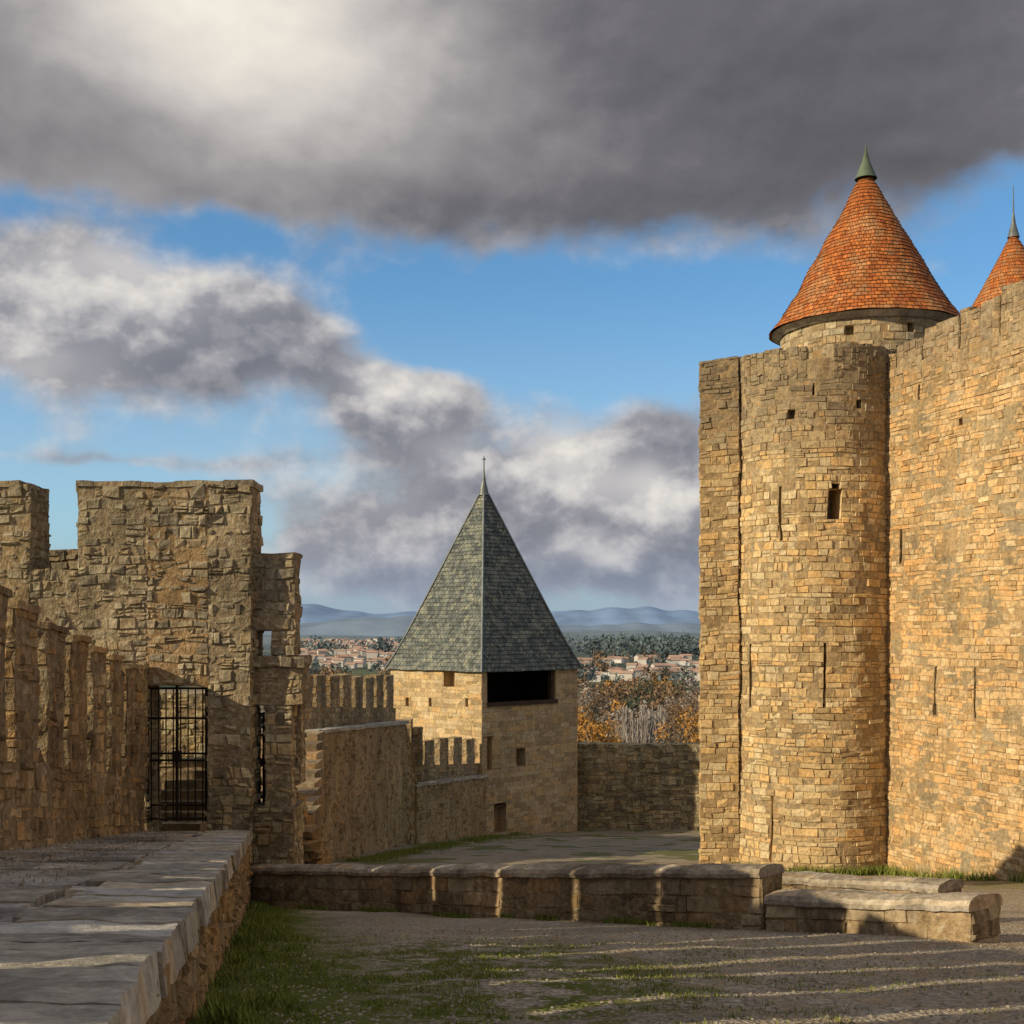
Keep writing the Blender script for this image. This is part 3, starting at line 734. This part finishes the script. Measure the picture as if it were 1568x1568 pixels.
hills('distant_hills.001',4300,18,36,(.19,.25,.34),8.1,.0013)
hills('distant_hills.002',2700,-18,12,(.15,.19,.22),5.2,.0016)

# ------------------------------------------------------------ light
EL=math.radians(23); az=math.atan2(-.912,-.41)
sd=Vector((math.sin(az)*math.cos(EL),math.cos(az)*math.cos(EL),math.sin(EL)))
ld=bpy.data.lights.new('sun','SUN'); ld.energy=5.0; ld.angle=math.radians(.5); ld.color=(1,.85,.58)
lo=bpy.data.objects.new('sun',ld); COL.objects.link(lo); lo.rotation_euler=(-sd).to_track_quat('-Z','Y').to_euler(); lo.location=(-30,-10,60)

# ------------------------------------------------------------ sky
w=bpy.data.worlds.new('World'); sc.world=w; w.use_nodes=True; t=NT(w.node_tree)
bg=w.node_tree.nodes['Background']; bg.inputs[1].default_value=.12
sky=t.new('ShaderNodeTexSky',sky_type='NISHITA'); sky.sun_disc=False; sky.sun_elevation=EL; sky.sun_rotation=az%(2*math.pi); sky.altitude=150; sky.air_density=1.0; sky.dust_density=.6; sky.ozone_density=2.5
dirv=t.V('NORMALIZE',t.new('ShaderNodeTexCoord').outputs['Generated'])
sp=t.new('ShaderNodeSeparateXYZ'); t.set(sp.inputs[0],dirv)
A_=t.M('ARCTAN2',sp.outputs[0],sp.outputs[1]); hyp=t.M('SQRT',t.M('ADD',t.M('MULTIPLY',sp.outputs[0],sp.outputs[0]),t.M('MULTIPLY',sp.outputs[1],sp.outputs[1])))
E_=t.M('DIVIDE',sp.outputs[2],t.M('MAXIMUM',hyp,.05))
cb=t.new('ShaderNodeCombineXYZ'); t.set(cb.inputs[0],A_); t.set(cb.inputs[1],E_); P=cb.outputs[0]
wn=t.noise(P,6,3,.55); Pw=t.V('ADD',P,t.V('MULTIPLY',t.V('SUBTRACT',wn.outputs[1],(.5,.5,.5)),(.12,.07,0)))
def blobs(lst,base):
    acc=base
    for (px,py,rx,ry,wt) in lst:
        u=math.atan((px-784)/F); v=(960-py)/F*math.cos(u)
        d=t.V('MULTIPLY',t.V('SUBTRACT',Pw,(u,v,0)),(F/rx,F/ry,0)); q=t.V('DOT_PRODUCT',d,d)
        acc=t.M('MULTIPLY_ADD',t.M('POWER',.36788,q),wt,acc)
    return acc
dens=blobs([(100,30,560,225,1.4),(700,110,520,225,1.5),(1250,90,520,195,1.3),
 (130,500,250,115,1.25),(400,520,140,75,.8),(610,615,125,70,1.1),(860,750,310,100,1.0),(1030,670,100,50,.5),(560,850,300,80,.65),(1020,850,300,90,.85),(180,700,300,14,.4),(1330,470,160,60,.35),
 (40,300,130,35,-.35),(340,350,120,50,-.6),(800,495,340,75,-.9)],0.0)
def fb(vec,s): return t.noise(t.V('MULTIPLY',vec,(1,1.25,1)),s,7,.54,.05).outputs[0]
f1=fb(P,12); f2=fb(t.V('ADD',P,(-.008,.015,0)),12)
back_fill=t.ss(t.M('SUBTRACT',sp.outputs[2],sp.outputs[1]),.0,.5)   # bright cloud added overhead and behind, out of view, as warm fill light
dd=t.M('ADD',t.M('MULTIPLY_ADD',back_fill,.8,dens),t.M('MULTIPLY',t.M('SUBTRACT',f1,.5),1.3))
mask=t.ss(dd,.14,.74)
low=t.M('SUBTRACT',1,t.ss(E_,.27,.36))
br=blobs([(350,0,290,170,.58),(560,180,330,150,.18),(1180,110,430,200,-.17),(800,350,420,60,-.17),(110,440,170,70,.26),(250,430,120,60,.22),(330,600,200,40,-.08),(60,570,120,40,.3),(610,600,80,45,.5),(690,700,60,30,.2),(870,710,80,55,.5),(1010,750,80,38,.5),(890,845,55,24,.4),(560,800,200,60,.14),(1400,280,200,90,-.12)],t.M('MULTIPLY_ADD',low,.05,.33))
lit=t.M('MAXIMUM',t.M('MULTIPLY',t.M('SUBTRACT',f1,f2),t.M('MULTIPLY_ADD',low,1.6,.3)),-.09)
bv=t.M('ADD',t.M('ADD',br,lit),t.M('MULTIPLY',back_fill,.2))
bv=t.M('ADD',bv,t.M('MULTIPLY',t.M('SUBTRACT',1,t.ss(dd,.25,.95)),t.M('MULTIPLY_ADD',low,.1,.16)))
cr=t.new('ShaderNodeValToRGB'); t.set(cr.inputs[0],bv); el=cr.color_ramp.elements
el[0].position=0; el[0].color=(.07,.07,.08,1); el[1].position=1; el[1].color=(.93,.88,.77,1)
for p_,c_ in((.25,(.155,.15,.165)),(.5,(.34,.325,.33)),(.72,(.63,.59,.56))):
    e=el.new(p_); e.color=(*c_,1)
cl=t.V('MULTIPLY',cr.outputs[0],(8.3,8.3,8.3))
cl=t.mix(t.M('MULTIPLY',low,.2),cl,(2.3,2.9,4.1))
skc=t.mix(1.0,sky.outputs[0],(.64,1.06,1.25),'MULTIPLY')
skc=t.mix(t.M('MULTIPLY_ADD',t.M('SUBTRACT',1,t.ss(E_,.1,.30)),.3,.05),skc,(4.6,5.2,5.8))
out=t.mix(mask,skc,cl)
hzm=t.M('SUBTRACT',1,t.ss(E_,-.01,.09)); out=t.mix(t.M('MULTIPLY',hzm,.7),out,(2.3,2.95,4.1))
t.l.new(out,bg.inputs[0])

cam=bpy.data.cameras.new('camera'); cam.sensor_width=36; cam.lens=43.2; cam.shift_y=.1122; cam.clip_end=30000; cam.clip_start=.1
co=bpy.data.objects.new('camera',cam); COL.objects.link(co); co.location=(0,0,CZ); co.rotation_euler=(math.radians(90),0,0); sc.camera=co
sc.view_settings.view_transform='Standard'; sc.view_settings.look='None'; sc.view_settings.exposure=0
